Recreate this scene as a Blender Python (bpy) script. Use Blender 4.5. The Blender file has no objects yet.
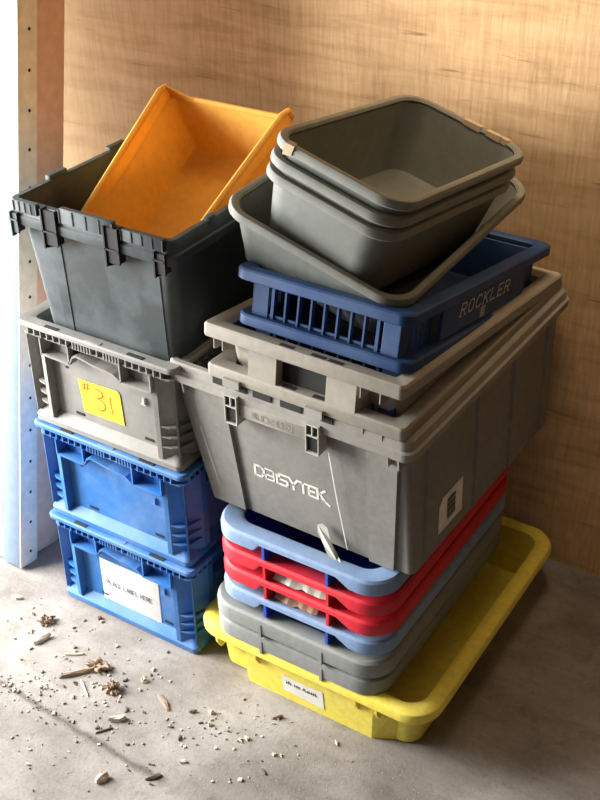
import bpy, math, random
from mathutils import Vector, Matrix, Euler
random.seed(7)
PI = math.pi
SC = bpy.context.scene
COL = SC.collection

# ------------------------------------------------------------------ materials
def lin(c):
    return tuple(((v / 255) / 12.92 if v / 255 <= .04045 else ((v / 255 + .055) / 1.055) ** 2.4) for v in c) + (1,)

def new_mat(name):
    m = bpy.data.materials.new(name); m.use_nodes = True
    nt = m.node_tree; b = nt.nodes['Principled BSDF']
    return m, nt, b

def N(nt, t, **kw):
    n = nt.nodes.new(t)
    for k, v in kw.items():
        if k in n.inputs: n.inputs[k].default_value = v
        else: setattr(n, k, v)
    return n

def ramp(nt, fac, stops):
    r = nt.nodes.new('ShaderNodeValToRGB')
    e = r.color_ramp.elements
    while len(e) < len(stops): e.new(.5)
    for i, (p, c) in enumerate(stops): e[i].position = p; e[i].color = c
    nt.links.new(fac, r.inputs['Fac'])
    return r

def mixc(nt, fac, a, b, mode='MIX'):
    n = nt.nodes.new('ShaderNodeMix'); n.data_type = 'RGBA'; n.blend_type = mode
    for sock, v in ((n.inputs[0], fac), (n.inputs[6], a), (n.inputs[7], b)):
        if hasattr(v, 'links') or hasattr(v, 'is_linked'): nt.links.new(v, sock)
        else: sock.default_value = v
    return n.outputs[2]

def plastic(name, col, dust=(170, 160, 140), amount=.25, rough=.45, scale=9., trans=0., scratch=.0):
    m, nt, b = new_mat(name)
    tc = N(nt, 'ShaderNodeTexCoord')
    n1 = N(nt, 'ShaderNodeTexNoise', Scale=scale, Detail=6., Roughness=.65)
    n2 = N(nt, 'ShaderNodeTexNoise', Scale=scale * 7, Detail=4., Roughness=.7)
    nt.links.new(tc.outputs['Object'], n1.inputs['Vector']); nt.links.new(tc.outputs['Object'], n2.inputs['Vector'])
    r1 = ramp(nt, n1.outputs['Fac'], [(.42, (0, 0, 0, 1)), (.72, (amount,) * 3 + (1,))])
    r2 = ramp(nt, n2.outputs['Fac'], [(.35, (.86, .86, .86, 1)), (.7, (1.08, 1.08, 1.08, 1))])
    base = mixc(nt, 1.0, lin(col), r2.outputs['Color'], 'MULTIPLY')
    c = mixc(nt, r1.outputs['Color'], base, lin(dust))
    nt.links.new(c, b.inputs['Base Color'])
    rr = ramp(nt, n1.outputs['Fac'], [(.35, (rough,) * 3 + (1,)), (.75, (min(1, rough + .3),) * 3 + (1,))])
    nt.links.new(rr.outputs['Color'], b.inputs['Roughness'])
    b.inputs['Specular IOR Level'].default_value = .4
    if trans:
        t = N(nt, 'ShaderNodeBsdfTranslucent'); t.inputs['Color'].default_value = lin(col)
        mx = N(nt, 'ShaderNodeMixShader'); mx.inputs[0].default_value = trans
        out = nt.nodes['Material Output']
        nt.links.new(b.outputs[0], mx.inputs[1]); nt.links.new(t.outputs[0], mx.inputs[2])
        nt.links.new(mx.outputs[0], out.inputs['Surface'])
    return m

def flat(name, col, rough=.7):
    m, nt, b = new_mat(name)
    n = N(nt, 'ShaderNodeTexNoise', Scale=40., Detail=3.)
    tc = N(nt, 'ShaderNodeTexCoord'); nt.links.new(tc.outputs['Object'], n.inputs['Vector'])
    r = ramp(nt, n.outputs['Fac'], [(.3, (.88, .88, .88, 1)), (.7, (1.05, 1.05, 1.05, 1))])
    nt.links.new(mixc(nt, 1., lin(col), r.outputs['Color'], 'MULTIPLY'), b.inputs['Base Color'])
    b.inputs['Roughness'].default_value = rough
    return m

def wall_material():
    m, nt, b = new_mat('weathered_plywood')
    tc = N(nt, 'ShaderNodeTexCoord')
    mp = N(nt, 'ShaderNodeMapping'); mp.inputs['Scale'].default_value = (1.2, 1, 9)
    nt.links.new(tc.outputs['Object'], mp.inputs['Vector'])
    g = N(nt, 'ShaderNodeTexNoise', Scale=3., Detail=9., Roughness=.62, Distortion=.6)
    nt.links.new(mp.outputs[0], g.inputs['Vector'])
    base = ramp(nt, g.outputs['Fac'], [(.22, lin((186, 150, 110))), (.5, lin((224, 188, 144))), (.72, lin((236, 204, 162)))])
    # fine weave of vertical saw marks
    mv = N(nt, 'ShaderNodeMapping'); mv.inputs['Scale'].default_value = (150, 1, 12)
    nt.links.new(tc.outputs['Object'], mv.inputs['Vector'])
    v = N(nt, 'ShaderNodeTexNoise', Scale=1., Detail=3., Roughness=.6)
    nt.links.new(mv.outputs[0], v.inputs['Vector'])
    vr = ramp(nt, v.outputs['Fac'], [(.3, (.80, .79, .77, 1)), (.65, (1.08, 1.08, 1.08, 1))])
    c = mixc(nt, .85, base.outputs['Color'], vr.outputs['Color'], 'MULTIPLY')
    # dark grain checks running along the boards
    mk = N(nt, 'ShaderNodeMapping'); mk.inputs['Scale'].default_value = (2.3, 1, 34)
    nt.links.new(tc.outputs['Object'], mk.inputs['Vector'])
    k = N(nt, 'ShaderNodeTexNoise', Scale=2.2, Detail=4., Roughness=.55, Distortion=.3)
    nt.links.new(mk.outputs[0], k.inputs['Vector'])
    kr = ramp(nt, k.outputs['Fac'], [(.66, (0, 0, 0, 1)), (.76, (.75, .75, .75, 1))])
    c = mixc(nt, kr.outputs['Color'], c, lin((112, 82, 58)))
    # broad stains, then cool glare painted in as grey towards the door
    s = N(nt, 'ShaderNodeTexNoise', Scale=2.4, Detail=5., Roughness=.6)
    nt.links.new(tc.outputs['Object'], s.inputs['Vector'])
    sr = ramp(nt, s.outputs['Fac'], [(.38, (.84, .82, .80, 1)), (.62, (1.04, 1.03, 1.0, 1))])
    c = mixc(nt, 1., c, sr.outputs['Color'], 'MULTIPLY')
    sx = N(nt, 'ShaderNodeSeparateXYZ'); nt.links.new(tc.outputs['Object'], sx.inputs[0])
    gx = ramp(nt, sx.outputs['X'], [(0, (0.55,) * 3 + (1,)), (.32, (0, 0, 0, 1))])
    mr = N(nt, 'ShaderNodeMapRange'); mr.inputs['From Min'].default_value = -.55; mr.inputs['From Max'].default_value = 1.2
    nt.links.new(sx.outputs['X'], mr.inputs['Value']); nt.links.new(mr.outputs[0], gx.inputs['Fac'])
    c = mixc(nt, gx.outputs['Color'], c, lin((176, 156, 122)))
    nt.links.new(c, b.inputs['Base Color']); b.inputs['Roughness'].default_value = .95; b.inputs['Specular IOR Level'].default_value = .1
    bp = N(nt, 'ShaderNodeBump'); bp.inputs['Strength'].default_value = .25; bp.inputs['Distance'].default_value = .004
    nt.links.new(v.outputs['Fac'], bp.inputs['Height']); nt.links.new(bp.outputs[0], b.inputs['Normal'])
    return m

def floor_material():
    m, nt, b = new_mat('dusty_floor')
    tc = N(nt, 'ShaderNodeTexCoord')
    n1 = N(nt, 'ShaderNodeTexNoise', Scale=2.6, Detail=7., Roughness=.65)
    mp = N(nt, 'ShaderNodeMapping'); mp.inputs['Scale'].default_value = (3, 16, 1)
    nt.links.new(tc.outputs['Object'], mp.inputs['Vector']); nt.links.new(tc.outputs['Object'], n1.inputs['Vector'])
    n2 = N(nt, 'ShaderNodeTexNoise', Scale=1.6, Detail=6., Roughness=.6, Distortion=.4)
    nt.links.new(mp.outputs[0], n2.inputs['Vector'])
    a = ramp(nt, n1.outputs['Fac'], [(.3, lin((98, 90, 84))), (.5, lin((134, 128, 122))), (.7, lin((164, 159, 154)))])
    st = ramp(nt, n2.outputs['Fac'], [(.3, (.82, .80, .78, 1)), (.65, (1.06, 1.06, 1.06, 1))])
    c = mixc(nt, .9, a.outputs['Color'], st.outputs['Color'], 'MULTIPLY')
    n3 = N(nt, 'ShaderNodeTexNoise', Scale=130., Detail=4., Roughness=.75)
    nt.links.new(tc.outputs['Object'], n3.inputs['Vector'])
    sp = ramp(nt, n3.outputs['Fac'], [(.30, (.72, .69, .66, 1)), (.48, (1, 1, 1, 1)), (.66, (1.02, 1.02, 1.02, 1)), (.72, (1.2, 1.19, 1.16, 1))])
    c = mixc(nt, .8, c, sp.outputs['Color'], 'MULTIPLY')
    n4 = N(nt, 'ShaderNodeTexNoise', Scale=14., Detail=8., Roughness=.72, Distortion=.8)
    nt.links.new(tc.outputs['Object'], n4.inputs['Vector'])
    bl = ramp(nt, n4.outputs['Fac'], [(.34, (.70, .66, .62, 1)), (.46, (.96, .95, .94, 1)), (.62, (1.0, 1.0, 1.0, 1)), (.74, (1.14, 1.13, 1.12, 1))])
    c = mixc(nt, .85, c, bl.outputs['Color'], 'MULTIPLY')
    # dark open joint between floor boards:  y = -0.278 - 0.052 x, petering out to the right
    sx = N(nt, 'ShaderNodeSeparateXYZ'); nt.links.new(tc.outputs['Object'], sx.inputs[0])
    w = N(nt, 'ShaderNodeTexNoise', Scale=26., Detail=4.); nt.links.new(tc.outputs['Object'], w.inputs['Vector'])
    def mth(op, a_, b_):
        q = N(nt, 'ShaderNodeMath', operation=op)
        for i, v in enumerate((a_, b_)):
            if v is None: continue
            if hasattr(v, 'links') or hasattr(v, 'is_linked'): nt.links.new(v, q.inputs[i])
            else: q.inputs[i].default_value = v
        return q.outputs[0]
    d = mth('ADD', mth('ADD', sx.outputs['Y'], .278), mth('MULTIPLY', sx.outputs['X'], .052))
    d = mth('ADD', d, mth('MULTIPLY', mth('SUBTRACT', w.outputs['Fac'], .5), .018))
    d = mth('ABSOLUTE', d, None)
    jr = ramp(nt, d, [(0, (.75,) * 3 + (1,)), (.0035, (.6,) * 3 + (1,)), (.010, (0, 0, 0, 1))])
    xr = ramp(nt, sx.outputs['X'], [(.50, (1, 1, 1, 1)), (.53, (0, 0, 0, 1))])
    j = mth('MULTIPLY', jr.outputs['Color'], xr.outputs['Color'])
    c = mixc(nt, j, c, lin((62, 52, 46)))
    nt.links.new(c, b.inputs['Base Color']); b.inputs['Roughness'].default_value = .8
    bp = N(nt, 'ShaderNodeBump'); bp.inputs['Strength'].default_value = .35; bp.inputs['Distance'].default_value = .004
    nt.links.new(n3.outputs['Fac'], bp.inputs['Height']); nt.links.new(bp.outputs[0], b.inputs['Normal'])
    return m

MT = dict(
    black=plastic('black_plastic', (50, 57, 59), (112, 122, 124), .4, .42, 7.),
    crategrey=plastic('warm_grey_plastic', (132, 130, 125), (158, 155, 147), .4, .5),
    blue=plastic('bright_blue_plastic', (38, 106, 178), (128, 154, 186), .5, .45, 7.),  # bluish dust tint also paints in some haze
    yellow_bin=plastic('amber_yellow_plastic', (240, 182, 74), (224, 176, 110), .3, .45, 7., trans=.3),
    yellow=plastic('lemon_yellow_plastic', (242, 222, 84), (214, 202, 130), .3, .45),
    lightblue=plastic('pale_blue_plastic', (124, 152, 192), (160, 172, 186), .5, .45),
    midblue=plastic('cobalt_blue_plastic', (40, 78, 190), (90, 110, 180), .2, .5),
    red=plastic('red_plastic', (216, 34, 52), (205, 90, 90), .25, .42),
    traygrey=plastic('grey_tray_plastic', (136, 139, 136), (162, 162, 156), .45, .5),
    tote=plastic('grey_tote_plastic', (126, 124, 118), (150, 147, 138), .4, .55),
    toterim=plastic('dusty_tote_rim_plastic', (140, 136, 129), (166, 161, 151), .5, .6),
    stackgrey=plastic('dusty_brown_grey_plastic', (148, 141, 130), (170, 162, 148), .5, .6),
    navy=plastic('navy_blue_plastic', (22, 58, 106), (92, 112, 138), .3, .5),
    tub=plastic('grey_green_tub_plastic', (100, 104, 98), (134, 133, 124), .35, .5, 6.),
    tubrim=plastic('grey_green_rim_plastic', (114, 116, 108), (144, 141, 130), .4, .5, 6.),
    pit=flat('shadowed_opening', (16, 18, 26), .9),
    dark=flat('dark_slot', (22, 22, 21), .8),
    whitep=flat('white_paint', (166, 168, 166), .45),
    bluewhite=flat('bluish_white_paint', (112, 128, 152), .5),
    edge=flat('glare_lightened_paint', (248, 238, 222), .6),  # lightened to paint in the veiling glare at the door edge
    pink=flat('pinkish_board', (232, 190, 164), .8),  # pink raised in the colour itself to imitate veiling glare
    paper=flat('white_paper', (226, 226, 218), .8),
    sticker=flat('yellow_sticky_note', (255, 214, 40), .8),
    ink=flat('red_marker_ink', (196, 62, 30), .8),
    greyink=flat('grey_print', (120, 126, 132), .8),
    blackink=flat('black_print', (44, 42, 40), .8),
    white=flat('white_print', (224, 224, 214), .6),
    silver=flat('silver_print', (196, 196, 188), .6),
    emboss=flat('raised_lettering', (148, 143, 132), .6),
    pink_tan=flat('faded_tan_scrap', (156, 118, 96), .8),
    tape=flat('tan_tape_scrap', (178, 156, 124), .8),
    scuff=flat('pale_scuffed_plastic', (178, 176, 166), .7),
    chip_pale=flat('pale_wood_chip', (204, 190, 168), .9),
    chip_mid=flat('brown_wood_chip', (152, 132, 112), .9),
    chip_dark=flat('dark_bark', (92, 80, 68), .9),
)

# ------------------------------------------------------------------ mesh builder
class MB:
    def __init__(s): s.v = []; s.f = []
    def add(s, vs, fs, mat=None):
        o = len(s.v)
        s.v += [tuple(mat @ Vector(p)) if mat else tuple(p) for p in vs]
        s.f += [tuple(i + o for i in f) for f in fs]; return s
    def box(s, x0, x1, y0, y1, z0, z1, mat=None):
        return s.add([(x0, y0, z0), (x1, y0, z0), (x1, y1, z0), (x0, y1, z0), (x0, y0, z1), (x1, y0, z1), (x1, y1, z1), (x0, y1, z1)],
                     [(3, 2, 1, 0), (4, 5, 6, 7), (0, 1, 5, 4), (1, 2, 6, 5), (2, 3, 7, 6), (3, 0, 4, 7)], mat)
    def bbox(s, x0, x1, y0, y1, z0, z1, b=.002, mat=None):
        """box with chamfered edges"""
        rings = []
        for (d, z) in ((b, z0), (0, z0 + b), (0, z1 - b), (b, z1)):
            rings.append(rrect(x0 + d, x1 - d, y0 + d, y1 - d, b * 1.2, z, 2))
        return s.loft(rings, True, True, mat)
    def loft(s, rings, c0=False, c1=False, mat=None, closed=False):
        n = len(rings[0]); vs = [p for r in rings for p in r]; fs = []
        m = len(rings)
        for k in range(m if closed else m - 1):
            a, b = k * n, ((k + 1) % m) * n
            for i in range(n):
                j = (i + 1) % n
                fs.append((a + i, a + j, b + j, b + i))
        if c0: fs.append(tuple(range(n - 1, -1, -1)))
        if c1: fs.append(tuple((m - 1) * n + i for i in range(n)))
        return s.add(vs, fs, mat)
    def prism(s, poly, a, b, axis='z', mat=None):
        """polygon extruded along an axis; poly in the other two coordinates (CCW seen from +axis)"""
        def P(p, t):
            if axis == 'z': return (p[0], p[1], t)
            if axis == 'y': return (p[0], t, p[1])
            return (t, p[0], p[1])
        n = len(poly)
        vs = [P(p, a) for p in poly] + [P(p, b) for p in poly]
        fs = [tuple(range(n - 1, -1, -1)), tuple(range(n, 2 * n))] + [(i, (i + 1) % n, n + (i + 1) % n, n + i) for i in range(n)]
        return s.add(vs, fs, mat)
    def tube(s, pts, r, n=8, mat=None):
        pts = [Vector(p) for p in pts]; rings = []
        for i, p in enumerate(pts):
            t = (pts[min(i + 1, len(pts) - 1)] - pts[max(i - 1, 0)]).normalized()
            u = t.cross(Vector((0, 0, 1)))
            if u.length < 1e-3: u = t.cross(Vector((0, 1, 0)))
            u.normalize(); w = u.cross(t)
            rr = r[i] if isinstance(r, (list, tuple)) else r
            rings.append([tuple(p + rr * (math.cos(2 * PI * k / n) * u + math.sin(2 * PI * k / n) * w)) for k in range(n)])
        return s.loft(rings, True, True, mat)
    def build(s, name, mat, parent=None, smooth=35, fix=True):
        import bmesh
        me = bpy.data.meshes.new(name); me.from_pydata(s.v, [], s.f)
        bm = bmesh.new(); bm.from_mesh(me)
        if fix: bmesh.ops.recalc_face_normals(bm, faces=bm.faces)
        bm.to_mesh(me); bm.free()
        if smooth:
            for p in me.polygons: p.use_smooth = True
            me.set_sharp_from_angle(angle=math.radians(smooth))
        me.materials.append(mat)
        o = bpy.data.objects.new(name, me); COL.objects.link(o)
        if parent: o.parent = parent
        return o

def rrect(x0, x1, y0, y1, r, z, n=6):
    r = min(r, (x1 - x0) / 2 - 1e-4, (y1 - y0) / 2 - 1e-4)
    pts = []
    for cx, cy, a0 in ((x1 - r, y0 + r, -PI / 2), (x1 - r, y1 - r, 0), (x0 + r, y1 - r, PI / 2), (x0 + r, y0 + r, PI)):
        for k in range(n + 1):
            a = a0 + PI / 2 * k / n
            pts.append((cx + r * math.cos(a), cy + r * math.sin(a), z))
    return pts

def R(w, d, ins, r, z, n=6, dx=0, dy=0):
    """rounded rectangle centred on the thing, inset by ins (number or (x,y))"""
    ix, iy = ins if isinstance(ins, tuple) else (ins, ins)
    return rrect(-w / 2 + ix + dx, w / 2 - ix + dx, -d / 2 + iy + dy, d / 2 - iy + dy, max(r, .001), z, n)

def ring_loft(w, d, prof, n=6):
    """closed band (a rim): prof is a loop of (inset, z, r)"""
    mb = MB(); mb.loft([R(w, d, i, r, z, n) for i, z, r in prof], closed=True); return mb

def shell(w, d, prof, n=6, sh=None):
    """open container: prof runs from under the bottom, up outside, over the lip, down inside to the inner floor.
    sh(z) gives an offset of the centre at height z."""
    mb = MB(); rings = []
    for i, z, r in prof:
        dx, dy = sh(z) if sh else (0, 0)
        rings.append(R(w, d, i, r, z, n, dx, dy))
    mb.loft(rings, True, True); return mb

def thing(name, label, cat, loc=(0, 0, 0), rot=(0, 0, 0), group=None):
    o = bpy.data.objects.new(name, None); COL.objects.link(o)
    o.empty_display_size = .05
    o.location = loc; o.rotation_euler = rot
    o['label'] = label; o['category'] = cat
    if group: o['group'] = group
    return o

def tag(o, label, cat, group=None):
    o['label'] = label; o['category'] = cat
    if group: o['group'] = group
    return o

def dup(root, name, label, loc, rot=(0, 0, 0), group=None):
    r = root.copy(); COL.objects.link(r); r.name = name
    r.location = loc; r.rotation_euler = rot; r['label'] = label
    if group: r['group'] = group
    for ch in list(root.children):
        c = ch.copy(); COL.objects.link(c); c.parent = r
        for g in list(ch.children):
            d = g.copy(); COL.objects.link(d); d.parent = c
    return r

def recolor(root, swap):
    for c in root.children_recursive:
        if c.type == 'MESH' and c.data.materials and c.data.materials[0].name in swap:
            c.material_slots[0].link = 'OBJECT'
            c.material_slots[0].material = swap[c.data.materials[0].name]

# ---------------------------------------------------- stroke lettering (flat ribbons)
LET = {  # strokes on a 1 x 1 cell
 'A': [[(0, 0), (.5, 1), (1, 0)], [(.2, .38), (.8, .38)]],
 'B': [[(0, 0), (0, 1), (.75, 1), (.9, .85), (.9, .65), (.75, .52), (0, .52)], [(.75, .52), (1, .38), (1, .15), (.82, 0), (0, 0)]],
 'C': [[(1, .82), (.8, 1), (.25, 1), (0, .75), (0, .25), (.25, 0), (.8, 0), (1, .18)]],
 'D': [[(0, 0), (0, 1), (.7, 1), (1, .7), (1, .3), (.7, 0), (0, 0)]],
 'E': [[(1, 1), (0, 1), (0, 0), (1, 0)], [(0, .5), (.8, .5)]],
 'H': [[(0, 0), (0, 1)], [(1, 0), (1, 1)], [(0, .5), (1, .5)]],
 'I': [[(.5, 0), (.5, 1)]],
 'K': [[(0, 0), (0, 1)], [(1, 1), (.05, .45)], [(.3, .6), (1, 0)]],
 'L': [[(0, 1), (0, 0), (1, 0)]],
 'N': [[(0, 0), (0, 1), (1, 0), (1, 1)]],
 'O': [[(.25, 0), (0, .25), (0, .75), (.25, 1), (.75, 1), (1, .75), (1, .25), (.75, 0), (.25, 0)]],
 'P': [[(0, 0), (0, 1), (.8, 1), (1, .85), (1, .6), (.8, .45), (0, .45)]],
 'R': [[(0, 0), (0, 1), (.8, 1), (1, .85), (1, .65), (.8, .5), (0, .5)], [(.45, .5), (1, 0)]],
 'S': [[(1, 1), (0, 1), (0, .52), (1, .48), (1, 0), (0, 0)]],
 'T': [[(.5, 0), (.5, 1)], [(0, 1), (1, 1)]],
 'U': [[(0, 1), (0, .2), (.2, 0), (.8, 0), (1, .2), (1, 1)]],
 'Y': [[(.5, 0), (.5, .45), (0, 1)], [(.5, .45), (1, 1)]],
 'a': [[(.0, 1), (.9, 1), (1, .9), (1, 0), (0, 0), (0, .44), (1, .44)]],
}
def ribbon(mb, pts, w, M, lift=0.):
    """flat ribbon along 2-D points, mapped by the matrix M (x, y -> plane)"""
    for a, b in zip(pts[:-1], pts[1:]):
        a, b = Vector(a), Vector(b); t = (b - a)
        if t.length < 1e-7: continue
        t.normalize(); n = Vector((-t.y, t.x)) * w / 2; e = t * w * .48
        q = [a - e - n, b + e - n, b + e + n, a - e + n]
        mb.add([tuple(M @ Vector((p.x, p.y, lift))) for p in q], [(0, 1, 2, 3)])
def letters(mb, text, x, y, h, lw, gap, stroke, M, slant=0., widths=None, serif=0.):
    for ch in text:
        if ch == ' ': x += lw * .7; continue
        cw = lw * (.28 if ch == 'I' else 1.)
        for st in LET[ch]:
            pts = [(x + px * cw + slant * py * h, y + py * h) for px, py in st]
            ribbon(mb, pts, stroke, M)
            if serif:
                for p, q in ((st[0], st[1]), (st[-1], st[-2])):
                    if p[1] in (0, 1) and abs(p[0] - q[0]) < .9:
                        ribbon(mb, [(x + p[0] * cw + slant * p[1] * h - serif, y + p[1] * h), (x + p[0] * cw + slant * p[1] * h + serif, y + p[1] * h)], stroke * .55, M)
        x += cw + gap
    return x
def front_plane(y):   # x right, z up, facing -y
    return Matrix(((1, 0, 0, 0), (0, 0, -1, y), (0, 1, 0, 0), (0, 0, 0, 1)))
def side_plane(x):    # reads along +y, facing +x
    return Matrix(((0, 0, 1, x), (1, 0, 0, 0), (0, 1, 0, 0), (0, 0, 0, 1)))

# ================================================================== SETTING
def struct(name, mb, mat, **kw):
    o = mb.build(name, mat, None, smooth=0, **kw); o['kind'] = 'structure'; return o
struct('floor', MB().box(-4, 3.2, -3.2, .73, -.1, 0), floor_material())
struct('wall_back', MB().box(-.62, 3.2, .715, .78, -.02, 2.5), wall_material())
struct('wall_right', MB().box(3.2, 3.26, -3.2, .76, -.02, 2.5), flat('low_bounce_plywood', (60, 48, 38), .9))  # unseen wall, colour darkened to cut bounced light
struct('wall_front', MB().box(-1.2, 3.26, -3.26, -3.2, -.02, 2.5), flat('low_bounce_plywood_front', (70, 60, 50), .9))  # unseen too, darkened against bounce
struct('ceiling', MB().box(-1.2, 3.26, -3.26, .76, 2.5, 2.56), flat('low_bounce_ceiling', (120, 104, 84), .9))  # unseen ceiling, its colour lowered to weaken the bounce

# white glazed door leaning back towards the wall, with a pinkish board behind it
LEAN = -math.radians(10.9)
def lean_box(mb, x0, x1, t0, t1, h0, h1, b=.002):
    mb.bbox(x0, x1, t0, t1, h0, h1, b)
door = thing('glazed_door', 'white framed glazed door leaning back beside the stacked blue crates', 'door', (-.158, .014, .006), (LEAN, 0, 0))
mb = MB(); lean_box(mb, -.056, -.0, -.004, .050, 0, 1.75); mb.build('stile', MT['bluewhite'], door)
mb = MB(); lean_box(mb, -.0, .0035, -.005, .051, 0, 1.75, .001); ed = mb.build('edge_strip', MT['edge'], door)
for k in range(22):
    z = .035 + k * .081
    h = MB(); h.tube([(.0032, .028, z), (.0042, .028, z)], .0038, 10); h.build('screw_hole', MT['dark'], ed)
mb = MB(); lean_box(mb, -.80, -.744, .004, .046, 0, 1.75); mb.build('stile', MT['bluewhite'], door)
mb = MB(); lean_box(mb, -.744, -.056, .004, .046, 0, .10); mb.build('bottom_rail', MT['whitep'], door)
mb = MB(); lean_box(mb, -.744, -.056, .004, .046, 1.65, 1.75); mb.build('top_rail', MT['whitep'], door)
mb = MB()
for x0, x1, z0, z1 in ((-.076, -.056, .10, 1.65), (-.744, -.724, .10, 1.65), (-.724, -.076, .10, .12), (-.724, -.076, 1.63, 1.65)):
    mb.bbox(x0, x1, -.003, .03, z0, z1, .003)
mb.build('glazing_bead', MT['whitep'], door)
gm, nt, b = new_mat('pale_green_glass')
b.inputs['Base Color'].default_value = (.85, .95, .92, 1); b.inputs['Roughness'].default_value = .03
b.inputs['Transmission Weight'].default_value = .85; b.inputs['IOR'].default_value = 1.1
MB().box(-.726, -.074, .014, .018, .115, 1.64).build('glass_pane', gm, door, smooth=0)
board = thing('leaning_board', 'wide pinkish board standing between the white door and the plywood wall', 'board', (-.162, .072, .006), (LEAN, 0, 0))
mb = MB(); mb.bbox(-.62, 0, .0, .085, 0, 1.85, .004); mb.build('plank', MT['pink'], board)

# ================================================================== LEFT STACK: straight-walled crates
CW, CD, CH = .402, .61, .246
def make_crate(label, mats, group):
    body, lab = mats
    t = thing('stacking_crate', label, 'crate', group=group)
    w, d = CW, CD
    # inner shell
    shell(w, d, [(.036, .002, .01), (.030, .004, .012), (.027, .03, .012), (.027, .232, .012), (.0295, .2325, .011), (.0305, .05, .011), (.034, .016, .01), (.046, .013, .01)], 3).build('body', body, t)
    # bottom ledge
    ring_loft(w, d, [(.014, 0, .012), (.009, .004, .013), (.0085, .016, .013), (.013, .021, .012), (.030, .036, .010), (.034, .002, .010)], 5).build('base_ledge', body, t)
    # rim lip, pocket strip and under-lip
    rim = ring_loft(w, d, [(.003, .2335, .014), (.0, .2355, .016), (.0, .2425, .016), (.003, .246, .015), (.020, .246, .012), (.0285, .2435, .012), (.0285, .231, .012)], 6)
    rim_o = rim.build('rim', body, t)
    ring_loft(w, d, [(.0085, .2135, .014), (.008, .2145, .015), (.008, .2175, .015), (.0275, .218, .012), (.0275, .213, .012)], 6).build('lower_lip', body, t)
    # comb of little pockets under the lip, one comb a side
    for sy in (-1, 1):
        rb = MB(); ya, yb_ = sorted((sy * (d / 2 - .004), sy * (d / 2 - .028))); x = -w / 2 + .03
        while x < w / 2 - .03:
            rb.box(x - .0012, x + .0012, ya, yb_, .2165, .2345)
            x += .0075 if .012 < abs(x) < .062 else .017
        rb.build('pocket_comb', body, rim_o, smooth=0)
    for sx in (-1, 1):
        rb = MB(); xa, xb = sorted((sx * (w / 2 - .004), sx * (w / 2 - .028))); y = -d / 2 + .03
        while y < d / 2 - .03:
            rb.box(xa, xb, y - .0012, y + .0012, .2165, .2345); y += .017
        rb.build('pocket_comb', body, rim_o, smooth=0)
    for x0, x1 in ((-.125, -.09), (-.02, .02), (.085, .125)):
        nb = MB(); nb.bbox(x0, x1, -d / 2 + .004, -d / 2 + .014, .2452, .2472, .0006); nb.build('lip_block', MT['dark'] if x0 < -.1 or x0 > .08 else body, rim_o)
    # corner posts with a ridge and three short ribs
    for sx in (-1, 1):
        for sy in (-1, 1):
            cx, cy = sx * w / 2, sy * d / 2
            poly = [(.066, .029), (.062, .009), (.052, .0105), (.024, .036), (.0085, .068), (.0085, .085), (.029, .09), (.034, .05)]
            pb = MB()
            pl = [(cx - sx * px, cy - sy * py) for px, py in poly]
            if sx * sy > 0: pl = pl[::-1]
            pb.prism(pl, .022, .216)
            post = pb.build('corner_post', body, t, smooth=0)
            fb = MB()   # ridge along the chamfer and arcs of ribs
            r0 = Vector((cx - sx * .030, cy - sy * .040, 0)); r1 = Vector((cx - sx * .0125, cy - sy * .0150, 0))
            tt = (r1 - r0).normalized(); nn = Vector((-tt.y, tt.x, 0)) * .0018
            q = [r0 + nn, r1 + nn, r1 - nn, r0 - nn]
            fb.prism([(p.x, p.y) for p in (q if sx * sy < 0 else q[::-1])], .024, .216)
            for z in (.050, .074, .098):
                pl2 = [(cx - sx * px, cy - sy * py) for px, py in ((.050, .0110), (.031, .0150), (.0165, .026), (.0090, .062), (.026, .042))]
                fb.prism(pl2 if sx * sy < 0 else pl2[::-1], z, z + .0028)
            fb.build('post_rib', body, post, smooth=0)
    # handle lip on both ends (a wavy shelf under the rim, raised in the middle)
    path = [(-.140, .178), (-.07, .176), (-.062, .182), (-.056, .194), (-.046, .200), (-.03, .198), (0, .192), (.03, .190), (.048, .187), (.058, .180), (.066, .175), (.140, .176)]
    for sy in (-1, 1):
        hb = MB(); th = .0045
        ya, yb = sorted((sy * (d / 2 - .002), sy * (d / 2 - .029)))
        up = [(x, z + th) for x, z in path]
        for i in range(len(path) - 1):
            hb.prism([path[i], path[i + 1], up[i + 1], up[i]][::-1], ya, yb, 'y')
        for x in (-.140, .140, -.066, .066):
            hb.box(x - .0016, x + .0016, ya, yb, .177, .217)
        hb.build('handle', body, t, smooth=0)
    for sx in (-1, 1):
        hb = MB(); xa, xb = sorted((sx * (w / 2 - .003), sx * (w / 2 - .029)))
        for y0, y1, z in ((-.215, -.07, .178), (-.07, .07, .192), (.07, .215, .178)): hb.box(xa, xb, y0, y1, z, z + .0035)
        hb.build('side_handle', body, t, smooth=0)
    # placard clips and drain slots on the front panel
    cb = MB(); yf = -d / 2 + .027
    for x, z in ((.103, .135),): cb.box(x - .003, x + .0015, yf - .006, yf, z - .006, z + .008); cb.box(x - .009, x + .004, yf - .004, yf, z - .009, z - .006)
    cb.build('label_clip', MT['scuff'] if lab == 'grey' else body, t, smooth=0)
    for x0, x1, z0, z1 in ((-.088, -.066, .041, .047), (.094, .116, .041, .047), (-.101, -.095, .148, .152)):
        sb = MB(); sb.box(x0, x1, yf - .0015, yf + .001, z0, z1); sb.build('slot', MT['dark'], t, smooth=0)
    return t
crate_b0 = make_crate('bright blue crate on the floor carrying the white PLACE LABEL HERE placard', (MT['blue'], 'blue'), 'three identical stacking crates')
crate_b1 = dup(crate_b0, 'stacking_crate', 'plain bright blue crate without a label, middle of the three matching crates', (CW / 2 - .020, CD / 2 - .004, CH), (0, 0, .0), 'three identical stacking crates')
crate_g = make_crate('grey crate with an orange-yellow note reading #31 on its front', (MT['crategrey'], 'grey'), 'three identical stacking crates')
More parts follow.
